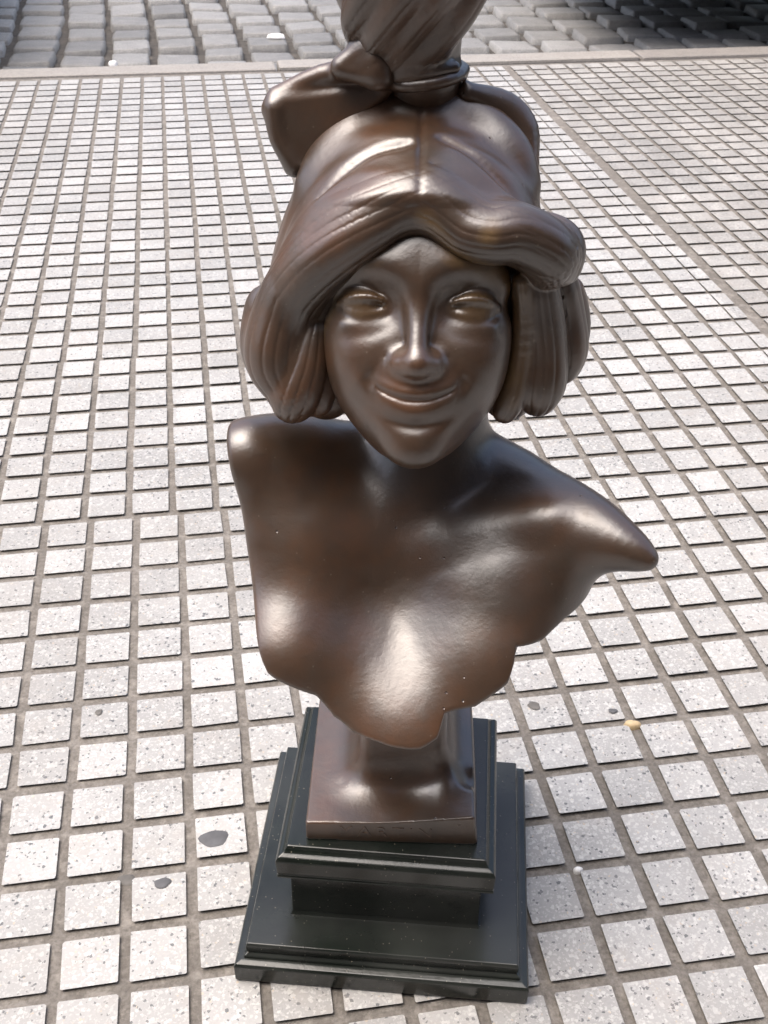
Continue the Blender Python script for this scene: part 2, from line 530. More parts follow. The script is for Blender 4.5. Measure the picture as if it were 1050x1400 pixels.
# ------------------------------------------------------------------ sculpting with distance fields
f32 = np.float32
def smin(a, b, k):
    h = np.maximum(f32(k) - np.abs(a - b), 0) / f32(k)
    return np.minimum(a, b) - h * h * f32(k * 0.25)
def smax(a, b, k):
    return -smin(-a, -b, k)
def spline(p, n):
    """Catmull-Rom through rows of any width"""
    p = np.asarray(p, float)
    p = np.vstack([2 * p[0] - p[1], p, 2 * p[-1] - p[-2]])
    out = []
    for i in range(1, len(p) - 2):
        for k in range(n):
            t = k / n
            out.append(0.5 * ((2 * p[i]) + (-p[i - 1] + p[i + 1]) * t + (2 * p[i - 1] - 5 * p[i] + 4 * p[i + 1] - p[i + 2]) * t * t + (-p[i - 1] + 3 * p[i] - 3 * p[i + 1] + p[i + 2]) * t ** 3))
    out.append(p[-2])
    return np.array(out)
class Ell:
    """ellipsoid"""
    def __init__(s, c, r, rot=None):
        s.c = np.asarray(c, float); s.r = np.asarray(r, f32); s.R = float(max(r))
        s.M = None if rot is None else np.array(Euler([R(x) for x in rot]).to_matrix(), f32)
    def __call__(s, P):
        q = P - s.c.astype(f32)
        if s.M is not None: q = q @ s.M
        a = q / s.r
        k0 = np.sqrt((a * a).sum(1)) + 1e-9
        b = a / s.r
        return k0 * (k0 - 1) / (np.sqrt((b * b).sum(1)) + 1e-9)
class Tube:
    """tapered tube along (x, y, z, radius) points; with grooves it is a lock of hair"""
    def __init__(s, pts, n=3, grooves=0, amp=0.0, twist=0.0, ref=(0, 0, 1), soft=0.0):
        s.soft = soft
        p = spline(pts, n) if n > 1 else np.asarray(pts, float)
        s.a = p[:-1, :3].astype(f32); s.d = (p[1:, :3] - p[:-1, :3]).astype(f32)
        s.dd = (s.d * s.d).sum(1) + f32(1e-12)
        s.ra = p[:-1, 3].astype(f32); s.dr = (p[1:, 3] - p[:-1, 3]).astype(f32)
        s.c = (p[:, :3].min(0) + p[:, :3].max(0)) / 2
        s.R = float(np.sqrt(((p[:, :3] - s.c) ** 2).sum(1)).max() + p[:, 3].max() * 1.1)
        s.g, s.amp, s.tw = grooves, amp, twist
        if grooves:
            ln = np.sqrt(s.dd); t_ = s.d / ln[:, None]
            e1 = np.cross(t_, np.asarray(ref, float)); e1 /= np.linalg.norm(e1, axis=1)[:, None] + 1e-9
            s.e1 = e1.astype(f32); s.e2 = np.cross(t_, e1).astype(f32)
            s.L = np.concatenate([[0], np.cumsum(ln)[:-1]]).astype(f32); s.ln = ln.astype(f32)
    def __call__(s, P):
        qd = P @ s.d.T - (s.a * s.d).sum(1)
        t = np.clip(qd / s.dd, 0, 1)
        x = [P[:, k][:, None] - s.a[:, k] - t * s.d[:, k] for k in range(3)]
        d = np.sqrt(x[0] * x[0] + x[1] * x[1] + x[2] * x[2]) - s.ra - t * s.dr
        if s.soft:
            m = d.min(1)
            return m - f32(s.soft) * np.log(np.exp((m[:, None] - d) / f32(s.soft)).sum(1))
        if not s.g: return d.min(1)
        i = d.argmin(1)
        m = d.min(1)
        sd = m - f32(.0009) * np.log(np.exp((m[:, None] - d) / f32(.0009)).sum(1))
        j = np.arange(len(P))
        q = np.stack([x[k][j, i] for k in range(3)], 1)
        ang = np.arctan2((q * s.e2[i]).sum(1), (q * s.e1[i]).sum(1)) + f32(s.tw) * (s.L[i] + t[j, i] * s.ln[i])
        w_ = np.abs(np.sin(ang * f32(s.g * 0.5) + f32(0.7) * np.sin(ang * 3)))
        return sd + f32(s.amp) * (1 - w_) ** 2
class Tri:
    """rounded triangular plate"""
    def __init__(s, a, b, c, r):
        s.p = [np.asarray(x, f32) for x in (a, b, c)]; s.r = r
        s.c = np.mean(s.p, 0).astype(float); s.R = max(np.linalg.norm(x - s.c) for x in s.p) + r
    def __call__(s, P):
        a, b, c = s.p
        ba, pa, cb, pb, ac, pc = b - a, P - a, c - b, P - b, a - c, P - c
        nor = np.cross(ba, ac)
        sg = lambda e, p: np.sign(p @ np.cross(e, nor))
        inside = (sg(ba, pa) + sg(cb, pb) + sg(ac, pc)) >= 2.0
        def dd(e, p):
            t = np.clip((p @ e) / f32(e @ e), 0, 1)
            q = p - t[:, None] * e
            return (q * q).sum(1)
        edge = np.minimum(np.minimum(dd(ba, pa), dd(cb, pb)), dd(ac, pc))
        pl = (pa @ nor) ** 2 / f32(nor @ nor)
        return np.sqrt(np.where(inside, pl, edge)) - f32(s.r)
class Fn:
    """any other field, never skipped"""
    def __init__(s, f): s.f = f; s.c = None
    def __call__(s, P): return s.f(P)
def field(ops, margin=0.075):
    """ops: (sign, shape, blend); '+' adds, '-' cuts away. A shape far from the points asked for is skipped."""
    def f(P):
        lo, hi = P.min(0), P.max(0)
        c = (lo + hi).astype(float) / 2; rad = float(np.linalg.norm(hi - lo)) / 2
        d = None
        for sg, sh, k in ops:
            if sh.c is not None and np.sqrt(((c - sh.c) ** 2).sum()) - sh.R - rad > margin: continue
            e = sh(P)
            if sg == '+': d = e if d is None else smin(d, e, k)
            elif d is not None: d = smax(d, -e if sg == '-' else e, k)
        return np.full(len(P), margin, f32) if d is None else d.astype(f32)
    return f
def chunked(fn, cell=0.03):
    """evaluate in small spatial chunks; with grad also the gradient"""
    off = np.concatenate([np.zeros((1, 3)), np.eye(3) * 0.00015]).astype(f32)
    def g(P, grad=False):
        q = np.floor(P / cell).astype(np.int64)
        key = (q[:, 0] * 4096 + q[:, 1]) * 4096 + q[:, 2]
        order = np.argsort(key, kind='stable')
        cuts = np.concatenate([[0], np.flatnonzero(np.diff(key[order])) + 1, [len(P)]])
        out = np.empty(len(P), f32); G = np.empty((len(P), 3), f32) if grad else None
        for i in range(len(cuts) - 1):
            ii = order[cuts[i]:cuts[i + 1]]
            Q = P[ii]
            if grad:
                e = fn((Q[None] + off[:, None]).reshape(-1, 3)).reshape(4, -1)
                out[ii] = e[0]; G[ii] = ((e[1:] - e[0]) / f32(0.00015)).T
            else:
                out[ii] = fn(Q)
        return (out, G) if grad else out
    return g

def sculpt(fn, lo, hi, h=0.0025, sub=2):
    """polygonise a distance field by surface nets, then subdivide and pull the points onto the surface"""
    fn = chunked(fn)
    lo = np.array(lo, float); hi = np.array(hi, float)
    n = np.ceil((hi - lo) / h).astype(int) + 1
    # coarse pass finds the cells near the surface
    st = 4
    nc = n // st + 2
    H = h * st
    ix = np.stack(np.meshgrid(*[np.arange(k) for k in nc], indexing='ij'), -1).reshape(-1, 3)
    dc = fn((lo + (ix + 0.5) * H).astype(f32)).reshape(nc)
    act = np.abs(dc) < H * 1.6
    D = np.repeat(np.repeat(np.repeat(np.where(dc > 0, f32(1), f32(-1)), st, 0), st, 1), st, 2)[:n[0], :n[1], :n[2]].astype(f32)
    Am = np.repeat(np.repeat(np.repeat(act, st, 0), st, 1), st, 2)[:n[0], :n[1], :n[2]]
    idx = np.argwhere(Am)
    D[Am] = fn((lo + idx * h).astype(f32))
    S = D < 0
    c = np.zeros([k - 1 for k in n], int)
    for i in (0, 1):
        for j in (0, 1):
            for k in (0, 1):
                c += S[i:n[0] - 1 + i, j:n[1] - 1 + j, k:n[2] - 1 + k]
    cell = (c > 0) & (c < 8)
    ci = np.argwhere(cell)
    vid = np.full(cell.shape, -1, int)
    vid[cell] = np.arange(len(ci))
    V = lo + (ci + 0.5) * h
    Q = []
    for ax in range(3):
        o = [slice(None)] * 3
        a = [slice(None)] * 3
        o[ax] = slice(0, -1); a[ax] = slice(1, None)
        s0, s1 = S[tuple(o)], S[tuple(a)]
        for flip in (False, True):
            m = (s0 & ~s1) if not flip else (~s0 & s1)
            e = np.argwhere(m)
            b1, b2 = (ax + 1) % 3, (ax + 2) % 3
            ok = (e[:, b1] > 0) & (e[:, b2] > 0) & (e[:, b1] < n[b1] - 1) & (e[:, b2] < n[b2] - 1)
            e = e[ok]
            def g(d1, d2):
                q = e.copy(); q[:, b1] += d1; q[:, b2] += d2
                return vid[q[:, 0], q[:, 1], q[:, 2]]
            quad = np.stack([g(-1, -1), g(0, -1), g(0, 0), g(-1, 0)], 1)
            Q.append(quad[:, ::-1] if flip else quad)
    Q = np.concatenate(Q)
    Q = Q[(Q >= 0).all(1)]
    def project(V, it, cap):
        P = V.astype(f32)
        d, G = fn(P, True)
        g2 = (G * G).sum(1) + 0.05
        for k in range(it):
            if k: d = fn(P)
            P = P - (np.clip(d / g2, -cap, cap)[:, None] * G).astype(f32)
        return P.astype(float)
    def relax(V, Q, f):
        acc = np.zeros_like(V); cnt = np.zeros(len(V))
        for k in range(4):
            for j in (1, 3):
                src = V[Q[:, (k + j) % 4]]
                for x in range(3): acc[:, x] += np.bincount(Q[:, k], src[:, x], len(V))
                cnt += np.bincount(Q[:, k], minlength=len(V))
        return V * (1 - f) + f * acc / np.maximum(cnt, 1)[:, None]
    V = relax(V, Q, 0.7)
    V = project(V, 1, h)
    V = relax(V, Q, 0.4)
    V = project(V, 1, h)
    for s in range(sub):
        E = np.concatenate([np.sort(Q[:, [k, (k + 1) % 4]], 1) for k in range(4)])
        key = E[:, 0].astype(np.int64) * len(V) + E[:, 1]
        uq, first, inv = np.unique(key, return_index=True, return_inverse=True)
        me = (V[E[first, 0]] + V[E[first, 1]]) / 2
        fc = V[Q].mean(1)
        nv, ne, nq = len(V), len(uq), len(Q)
        em = (inv + nv).reshape(4, nq)
        ce = np.arange(nq) + nv + ne
        V = np.vstack([V, me, fc])
        Q = np.concatenate([np.stack([Q[:, k], em[k], ce, em[(k + 3) % 4]], 1) for k in range(4)])
        V = project(V, 2 if s == sub - 1 else 1, h / 2)
        if s == sub - 1:
            V = relax(V, Q, 0.35)
    return V, Q
def sculpture(name, fn, lo, hi, mat, parent, h=0.0025, sub=2, ochre=None):
    V, Q = sculpt(fn, lo, hi, h, sub)
    off = np.array(parent.matrix_basis.translation if parent.parent is None else PC, float)
    me = big_mesh(name, V - off, Q)
    if ochre is not None:
        at = me.attributes.new('ochre', 'FLOAT', 'POINT')
        at.data.foreach_set('value', ochre(V.astype(f32)).astype(f32))
    return link(name, me, mat, parent)

# ------------------------------------------------------------------ the figure: face, neck, chest
TILT, HYAW, HROLL = R(-20), R(-1.5), R(0.0)
EYE = np.array((0.0166, 0.5660, 0.4984))                                   # between the eyes, on the bridge of the nose
HM = np.array(Euler((TILT, HROLL, HYAW), 'XYZ').to_matrix())    # columns: right, back, up of the head
def hp(a, b, c):
    """head point in millimetres: a to the picture's right, b up the face, c out of the face"""
    return EYE + HM @ (np.array((a, -c, b)) * 0.001)
def head_frame(P, o=None):
    q = ((P - (EYE if o is None else o).astype(f32)) @ HM.astype(f32)) * f32(1000)
    return np.stack([q[:, 0], q[:, 2], -q[:, 1]], 1)
class Sym:
    """the same shape on both sides of the face"""
    def __init__(s, sh): s.sh = sh; s.c = sh.c * np.array((0, 1, 1)); s.R = sh.R + abs(sh.c[0])
    def __call__(s, q): return s.sh(np.stack([np.abs(q[:, 0]), q[:, 1], q[:, 2]], 1))
HEAD = [
    ('+', Ell((0, 20, -78), (55, 66, 70)), 1),
    ('+', Ell((0, -22, -46), (45, 66, 44)), 22),
    ('+', Ell((0, -64, -29), (27, 25, 25)), 18),                      # jaw
    ('+', Ell((0, -76.5, -9.5), (14.5, 11.5, 12.5)), 13),                      # chin
    ('+', Sym(Ell((26, -27, -20), (17, 14, 14))), 20),                # cheek, lifted by the smile
    ('+', Sym(Ell((34, -12, -29), (14, 12, 15))), 14),                # cheekbone
    ('+', Ell((0, 20, -31), (42, 28, 29)), 16),                       # forehead
    ('+', Sym(Tube([(5, 12, -8, 5), (16, 18, -9.5, 5), (28, 18, -14.5, 5), (41, 11, -26, 5)], 5)), 16),    # brow
    ('-', Sym(Ell((27.5, 1.0, 3.5), (17, 10, 11.5))), 16),                # eye socket
    ('+', Sym(Ell((28.5, 0.5, -21.0), (14.2, 14.2, 14.2))), 1.2),    # eyeball
    ('+', Sym(Tube([(15.5, -1.3, -11.0, 1.0), (20, 2.4, -7.6, 1.4), (28, 4.0, -6.6, 1.7), (36, 2.8, -9.4, 1.5), (42.0, -0.8, -17.5, 1.0)], 3, soft=.3)), 3.0),    # lids
    ('+', Sym(Tube([(15, -2.5, -10.5, 1.0), (21, -4.2, -8.8, 1.1), (29, -5.0, -8.6, 1.2), (37, -3.8, -11.9, 1.1), (42.0, -1.4, -17.5, 0.8)], 3, soft=.3)), 3.2),
    ('+', Sym(Ell((28, -11.5, -12.5), (13, 4.5, 5.5))), 6),           # pad under the eye
    ('+', Tube([(0, 12, -8, 5.5), (0, 2, -4.0, 4.9), (0, -10, 0.8, 5.2), (0, -22, 5.8, 5.8), (0, -28, 7.6, 6.4)]), 7),   # nose
    ('+', Ell((0, -29.5, 7.4), (7.0, 6.4, 7.2)), 5),
    ('+', Sym(Ell((8.8, -29.8, -0.5), (4.8, 5.0, 7.4))), 8),       # wings
    ('-', Sym(Ell((6.0, -36.2, 3.0), (2.4, 1.0, 2.6))), 2.0),         # nostrils
    ('-', Sym(Tube([(16, -27.5, -2.0, 0.2), (15.8, -31.5, -2.2, 0.3), (13, -35.5, -2.0, 0.2)])), 5.0),
    ('+', Ell((0, -51, -14.5), (23, 18, 16)), 18),                     # mouth
    ('+', Ell((0, -43, -10), (17, 8, 11.5)), 9),
    ('+', Sym(Ell((26, -37, -41), (19, 24, 24))), 24),                  # side of the jaw
]
head_f = field(HEAD, 60)
def g_(x, w): return np.exp(-(x / w) ** 2)
def features(q):
    """relief of the mouth and its surroundings over the face, in millimetres"""
    a, b = np.abs(q[:, 0]), q[:, 1]
    v = b - (-49.4 + 0.0130 * a * a)                        # height over the smiling line of the mouth
    env = np.clip(1 - (a / 22.0) ** 2, 0, 1) ** 0.6
    h = 1.2 * g_(v - 4.0, 3.2) * env * (0.8 + 0.35 * g_(a - 4.5, 5))          # upper lip
    h += 1.15 * g_(v + 5.0, 4.2) * env ** 1.3                                  # lower lip
    h -= 0.95 * g_(v, 1.7) * np.clip(env * 2, 0, 1)                            # line of the mouth
    h -= 2.2 * g_(v + 14, 4.0) * g_(a, 17)                                   # hollow over the chin
    r = np.hypot(a - 28.0, b - 0.3)
    h += (0.35 * g_(r, 3.6) - 0.35 * g_(r, 1.2)) * g_(b / 7, 0.75)          # relief of the iris
    h -= 0.9 * g_(np.hypot((a - 25) * 1.0, (b + 41) * 0.7), 3.2)              # smile dimple
    h += 0.4 * g_(np.hypot(a - 31, b + 42), 5.0)
    # fold from the wing of the nose round the mouth
    h -= 0.30 * g_(a - np.interp(b, (-48, -42, -36, -29, -24), (33, 29, 24, 20, 19)), 2.6) * g_(b + 36, 8)
    return h * np.clip((q[:, 2] + 32) / 8, 0, 1)
def head_field(P):
    q = head_frame(P)
    return (head_f(q) - features(q).astype(f32)) * f32(0.001)

nb = (0.0214, 0.6480, 0.2649)
TORSO = [
    ('+', Tube([(0.0297, 0.6550, 0.3864, 0.034), (0.0248, 0.6400, 0.3514, 0.0320), (0.0209, 0.6360, 0.3166, 0.0330), (0.0200, 0.6400, 0.2772, 0.040)], 4, soft=0.004), 1),
    ('+', Ell((0.026, 0.642, 0.268), (0.090, 0.066, 0.098)), 0.024),                    # rib cage
    ('+', Tube([(-0.0854, 0.6160, 0.3744, 0.0225), (-0.0501, 0.6400, 0.3547, 0.0275), (-0.0173, 0.6520, 0.3304, 0.030), (*nb, 0.034)], 4, soft=0.003), 0.022),
    ('+', Tube([(*nb, 0.034), (0.0631, 0.6480, 0.3285, 0.031), (0.0985, 0.6180, 0.3354, 0.0265), (0.1259, 0.5920, 0.3392, 0.0200), (0.1446, 0.5730, 0.3399, 0.0125), (0.1589, 0.5620, 0.3379, 0.0055)], 4, soft=0.002), 0.022),
    ('+', Ell((-0.0561, 0.6000, 0.3018), (0.046, 0.039, 0.052)), 0.044),                         # upper chest
    ('+', Ell((0.0776, 0.5840, 0.2939), (0.050, 0.034, 0.040)), 0.040),
    ('+', Ell((-0.0579, 0.5600, 0.2621), (0.041, 0.044, 0.045)), 0.030),                         # breast
    ('+', Ell((0.0164, 0.5440, 0.2214), (0.055, 0.056, 0.051)), 0.044),
    ('+', Ell((-0.0087, 0.6020, 0.2274), (0.060, 0.052, 0.058)), 0.044),                         # breast
    ('+', Ell((0.0694, 0.5560, 0.2599), (0.034, 0.036, 0.036)), 0.040),
    ('+', Tube([(0.0148, 0.5980, 0.3161, 0.006), (0.0440, 0.5960, 0.3272, 0.0085), (0.0756, 0.5980, 0.3376, 0.0085), (0.1014, 0.5900, 0.3469, 0.006)], 4, soft=.002), 0.018),     # collar bones
    ('+', Tube([(-0.0043, 0.5980, 0.3169, 0.006), (-0.0395, 0.6080, 0.3292, 0.007), (-0.0668, 0.6100, 0.3498, 0.006)]), 0.024),
]
torso_f = field(TORSO)
# points along the broken lower edge of the chest
EDGE = np.array([
    (-0.0939, 0.5731, 0.3054),
    (-0.0788, 0.5409, 0.2961),
    (-0.0685, 0.5200, 0.2773),
    (-0.0526, 0.5162, 0.2693),
    (-0.0396, 0.5159, 0.2632),
    (-0.0290, 0.5115, 0.2500),
    (-0.0172, 0.5042, 0.2440),
    (-0.0003, 0.4964, 0.2436),
    (0.0238, 0.4934, 0.2422),
    (0.0339, 0.4981, 0.2462),
    (0.0381, 0.5066, 0.2573),
    (0.0567, 0.5118, 0.2599),
    (0.0758, 0.5191, 0.2725),
    (0.0795, 0.5250, 0.2825),
    (0.0807, 0.5307, 0.2902),
    (0.0977, 0.5399, 0.2883),
    (0.1123, 0.5546, 0.2937),
    (0.1269, 0.5717, 0.2963),
])
def torso_cut(P):
    # the bust ends in a wavy broken edge; below it the metal is cut back
    z = np.interp(P[:, 0], EDGE[:, 0], EDGE[:, 2]); y = np.interp(P[:, 0], EDGE[:, 0], EDGE[:, 1])
    return ((z + (P[:, 1] - y) * 0.20 - P[:, 2]) * 0.86).astype(f32)
fig_ops = [('+', Fn(torso_f), 1), ('&', Fn(torso_cut), 0.004), ('&', Fn(lambda P: (-0.0965 + (0.39 - P[:, 2]) * 0.2 - P[:, 0]).astype(f32)), 0.004), ('&', Fn(lambda P: (P[:, 1] - 0.675).astype(f32)), 0.02)]
body_f = field(fig_ops)
def figure_field(P):
    t = body_f(P)
    if P[:, 2].max() < 0.33: return t
    return smin(t, head_field(P), 0.010)
HE1 = Tube([(0.0170, 0.5750, 0.5423, 0.0020), (-0.0074, 0.5720, 0.5235, 0.0020), (-0.0289, 0.5800, 0.4994, 0.0020), (-0.0369, 0.5880, 0.4740, 0.0025), (-0.0361, 0.5850, 0.4438, 0.0020)], 4)
HE2 = Tube([(0.0185, 0.5750, 0.5423, 0.0020), (0.0341, 0.5720, 0.5249, 0.0020), (0.0548, 0.5780, 0.5147, 0.0030), (0.0709, 0.5900, 0.4998, 0.0040), (0.0754, 0.5940, 0.4772, 0.0040), (0.0745, 0.5900, 0.4521, 0.0040), (0.0700, 0.5850, 0.4336, 0.0040)], 4)
def fig_ochre(V):
    o = np.clip(1 - np.minimum(HE1(V), HE2(V)) / 0.006, 0, 1) * 0.8
    for s in (-1, 1):
        o = np.maximum(o, np.clip(1 - Ell(hp(s * 29, 0, -8), (0.010, 0.006, 0.006))(V) / 0.004, 0, 1) * 0.45)
    return o
sculpture('figure', figure_field, (-0.125, 0.46, 0.165), (0.185, 0.75, 0.605), BRONZE, bust, h=0.0027, ochre=fig_ochre)

# ------------------------------------------------------------------ hair
CAPC = hp(0, 26, -76)
c1, c2 = Ell((-3, -2, 2), (77, 76, 82)), Ell((-4, -36, -14), (86, 60, 66))
def cap_field(P):
    q = head_frame(P, CAPC)
    d = smin(c1(q), c2(q), 26)
    # combed strands run from the parting back and down over the sides
    s = np.arctan2(np.abs(q[:, 0]), q[:, 1] + 40)
    ph = q[:, 2] * 0.055 + s * 2.2 + np.sign(q[:, 0]) * 0.6
    d = d + 0.7 * np.sin(ph * 2.6) * np.clip(np.abs(q[:, 0]) / 18, 0, 1) + 0.25 * np.sin(ph * 7.3 + 1.7 * np.sin(s * 5)) * np.clip(np.abs(q[:, 0]) / 25, 0, 1)
    d = d + 1.5 * np.exp(-((q[:, 0] + 1) / 2.2) ** 2) * np.clip(q[:, 2] / 40, 0, 1)         # parting
    # open in front for the face
    d = smax(d, (q[:, 2] - np.interp(q[:, 1], (-100, -60, -20, 10, 24, 36, 60), (26, 30, 38, 54, 68, 90, 100))).astype(f32), 8)
    return (d * 0.001).astype(f32)
def crease(*pts): return Tube([(*p, 0.0008) for p in pts], 6, soft=.0006)
X = (1, 0, 0)
HAIR = [
    ('+', Fn(cap_field), 1),
    # combed creases that sweep from the parting down both sides
    ('-', crease((0.0132, 0.5959, 0.5595), (-0.0041, 0.5917, 0.5546), (-0.0252, 0.5944, 0.5377), (-0.0469, 0.6032, 0.5124), (-0.0595, 0.6110, 0.4919)), .007),
    ('-', crease((0.0094, 0.6162, 0.5688), (-0.0122, 0.6142, 0.5625), (-0.0333, 0.6058, 0.5455), (-0.0497, 0.6053, 0.5178)), .007),
    ('-', crease((0.0230, 0.5992, 0.5617), (0.0375, 0.5953, 0.5555), (0.0525, 0.5927, 0.5434), (0.0617, 0.5953, 0.5354)), .007),
    ('-', crease((0.0288, 0.6236, 0.5695), (0.0458, 0.6152, 0.5630), (0.0638, 0.6083, 0.5475), (0.0755, 0.6073, 0.5312)), .007),
    # rolls drawn back from the forehead on both sides of the parting
    ('+', Tube([(0.0188, 0.5940, 0.5456, 0.0040), (0.0055, 0.5890, 0.5417, 0.0105), (-0.0115, 0.5870, 0.5319, 0.0140), (-0.0319, 0.5910, 0.5147, 0.0160), (-0.0500, 0.5980, 0.4903, 0.0155), (-0.0591, 0.6010, 0.4720, 0.0135)], 6, 15, .0004), .024),
    ('+', Tube([(0.0169, 0.5950, 0.5468, 0.0040), (0.0273, 0.5890, 0.5412, 0.0100), (0.0396, 0.5850, 0.5334, 0.0130), (0.0526, 0.5820, 0.5308, 0.0130), (0.0651, 0.5860, 0.5302, 0.0140), (0.0798, 0.5910, 0.5220, 0.0130)], 6, 13, .0004), .018),
    ('+', Tube([(0.0561, 0.5920, 0.5350, 0.0060), (0.0668, 0.5900, 0.5327, 0.0105), (0.0789, 0.5900, 0.5264, 0.0130), (0.0877, 0.5920, 0.5176, 0.0135), (0.0864, 0.5940, 0.5084, 0.0105)], 6, 13, .0006), .007),
    ('+', Tube([(0.0814, 0.6100, 0.5253, 0.0090), (0.0918, 0.6020, 0.5186, 0.0135), (0.0942, 0.6000, 0.5077, 0.0110)], 6, 9, .0005), .004),
    # curls over the left cheek
    ('+', Tube([(-0.0339, 0.6060, 0.4879, 0.0140), (-0.0349, 0.6140, 0.4523, 0.0190), (-0.0357, 0.6180, 0.4188, 0.0170)], 3), .008),
    ('+', Tube([(-0.0543, 0.6000, 0.4880, 0.0140), (-0.0593, 0.5980, 0.4689, 0.0175), (-0.0613, 0.5940, 0.4526, 0.0175), (-0.0574, 0.5900, 0.4389, 0.0130)], 6, 13, .0006, ref=X), .005),
    ('+', Tube([(-0.0684, 0.6180, 0.4730, 0.0130), (-0.0696, 0.6120, 0.4528, 0.0145), (-0.0670, 0.6040, 0.4380, 0.0115)], 4, 9, .0006, ref=X), .006),
    ('+', Tube([(-0.0409, 0.5920, 0.4698, 0.0080), (-0.0452, 0.5880, 0.4513, 0.0125), (-0.0513, 0.5850, 0.4351, 0.0140), (-0.0544, 0.5880, 0.4248, 0.0085)], 6, 11, .0006, ref=X), .003),
    ('+', Tube([(-0.0361, 0.5940, 0.4712, 0.0060), (-0.0365, 0.5920, 0.4448, 0.0090), (-0.0392, 0.5900, 0.4278, 0.0095)], 4, 5, .0007, ref=X), .003),
    # locks hanging on the right
    ('+', Tube([(0.0735, 0.6100, 0.4876, 0.0120), (0.0760, 0.6170, 0.4525, 0.0180), (0.0731, 0.6160, 0.4201, 0.0160)], 3), .006),
    ('+', Tube([(0.0725, 0.5920, 0.5019, 0.0050), (0.0758, 0.5940, 0.4817, 0.0060), (0.0760, 0.5920, 0.4557, 0.0060), (0.0732, 0.5900, 0.4357, 0.0075), (0.0691, 0.5900, 0.4227, 0.0072)], 4, 4, .0005, ref=X), .002),
    ('+', Tube([(0.0827, 0.6000, 0.4986, 0.0100), (0.0859, 0.6020, 0.4781, 0.0125), (0.0892, 0.6000, 0.4565, 0.0130), (0.0889, 0.5970, 0.4369, 0.0140), (0.0882, 0.5970, 0.4258, 0.0085)], 6, 11, .0007, ref=X), .002),
    ('+', Tube([(0.0969, 0.6140, 0.4928, 0.0100), (0.1021, 0.6160, 0.4719, 0.0110), (0.1055, 0.6140, 0.4520, 0.0115), (0.1049, 0.6120, 0.4388, 0.0085)], 4, 6, .0009, ref=X), .002),
    ('+', Tube([(0.1051, 0.6320, 0.4784, 0.0100), (0.1116, 0.6340, 0.4590, 0.0090), (0.1141, 0.6320, 0.4408, 0.0060)], 4, 5, .0009, ref=X), .002),
    # thick fold of hair below the ribbon
    ('+', Tube([(-0.0433, 0.6400, 0.5385, 0.0030), (-0.0313, 0.6520, 0.5533, 0.0080), (-0.0111, 0.6590, 0.5677, 0.0090), (0.0173, 0.6620, 0.5749, 0.0090), (0.0481, 0.6610, 0.5691, 0.0090), (0.0684, 0.6480, 0.5559, 0.0080), (0.0787, 0.6400, 0.5402, 0.0030)], 5, soft=.002), .016),
]
HO = Tube([(0.0539, 0.5700, 0.5447, 0.0020), (0.0512, 0.5660, 0.5365, 0.0030)], 2)
def hair_ochre(V):
    return np.clip(1 - np.minimum(HE2(V), HO(V)) / 0.005, 0, 1) * 0.75
sculpture('hair', field(HAIR), (-0.115, 0.54, 0.39), (0.145, 0.76, 0.615), BRONZE, bust, h=0.0028, ochre=hair_ochre)

# ------------------------------------------------------------------ topknot and ribbon bow
KNOT = [
    ('+', Tube([(0.0212, 0.6900, 0.5623, 0.0220), (0.0191, 0.6680, 0.5883, 0.0215), (0.0170, 0.6670, 0.6024, 0.0215), (0.0102, 0.6680, 0.6235, 0.0300), (0.0051, 0.6720, 0.6444, 0.0380), (0.0017, 0.6760, 0.6630, 0.0360), (0.0007, 0.6800, 0.6762, 0.0220)], 8), 1),
    # twisted strands that wind up to the right
    ('+', Tube([(0.0383, 0.6400, 0.6585, 0.0080), (0.0244, 0.6380, 0.6383, 0.0085), (0.0100, 0.6420, 0.6179, 0.0070), (-0.0036, 0.6480, 0.5991, 0.0040)], 6, 7, .0005), .005),
    ('+', Tube([(0.0234, 0.6360, 0.6622, 0.0090), (0.0094, 0.6360, 0.6419, 0.0095), (-0.0045, 0.6420, 0.6195, 0.0075), (-0.0114, 0.6500, 0.6038, 0.0040)], 6, 7, .0005), .006),
    ('+', Tube([(0.0089, 0.6360, 0.6620, 0.0090), (-0.0073, 0.6400, 0.6444, 0.0095), (-0.0176, 0.6480, 0.6253, 0.0075), (-0.0186, 0.6560, 0.6105, 0.0040)], 6, 7, .0005), .006),
    ('+', Tube([(0.0466, 0.6460, 0.6475, 0.0080), (0.0345, 0.6450, 0.6266, 0.0085), (0.0218, 0.6460, 0.6095, 0.0065), (0.0059, 0.6480, 0.5962, 0.0040)], 6, 7, .0005), .008),
    ('+', Tube([(-0.0011, 0.6500, 0.5933, 0.0030), (0.0164, 0.6450, 0.5971, 0.0045), (0.0348, 0.6500, 0.5991, 0.0030)], 6), .004),
]
sculpture('topknot', field(KNOT), (-0.05, 0.61, 0.55), (0.075, 0.74, 0.72), BRONZE, bust, h=0.003)
c0 = (0.0189, 0.6640, 0.5917)
ring = [(c0[0] + 0.0215 * math.cos(k * math.pi / 6), c0[1] + 0.0215 * math.sin(k * math.pi / 6), c0[2] + 0.003 * math.cos(k * math.pi / 6), 0.0035) for k in range(13)]
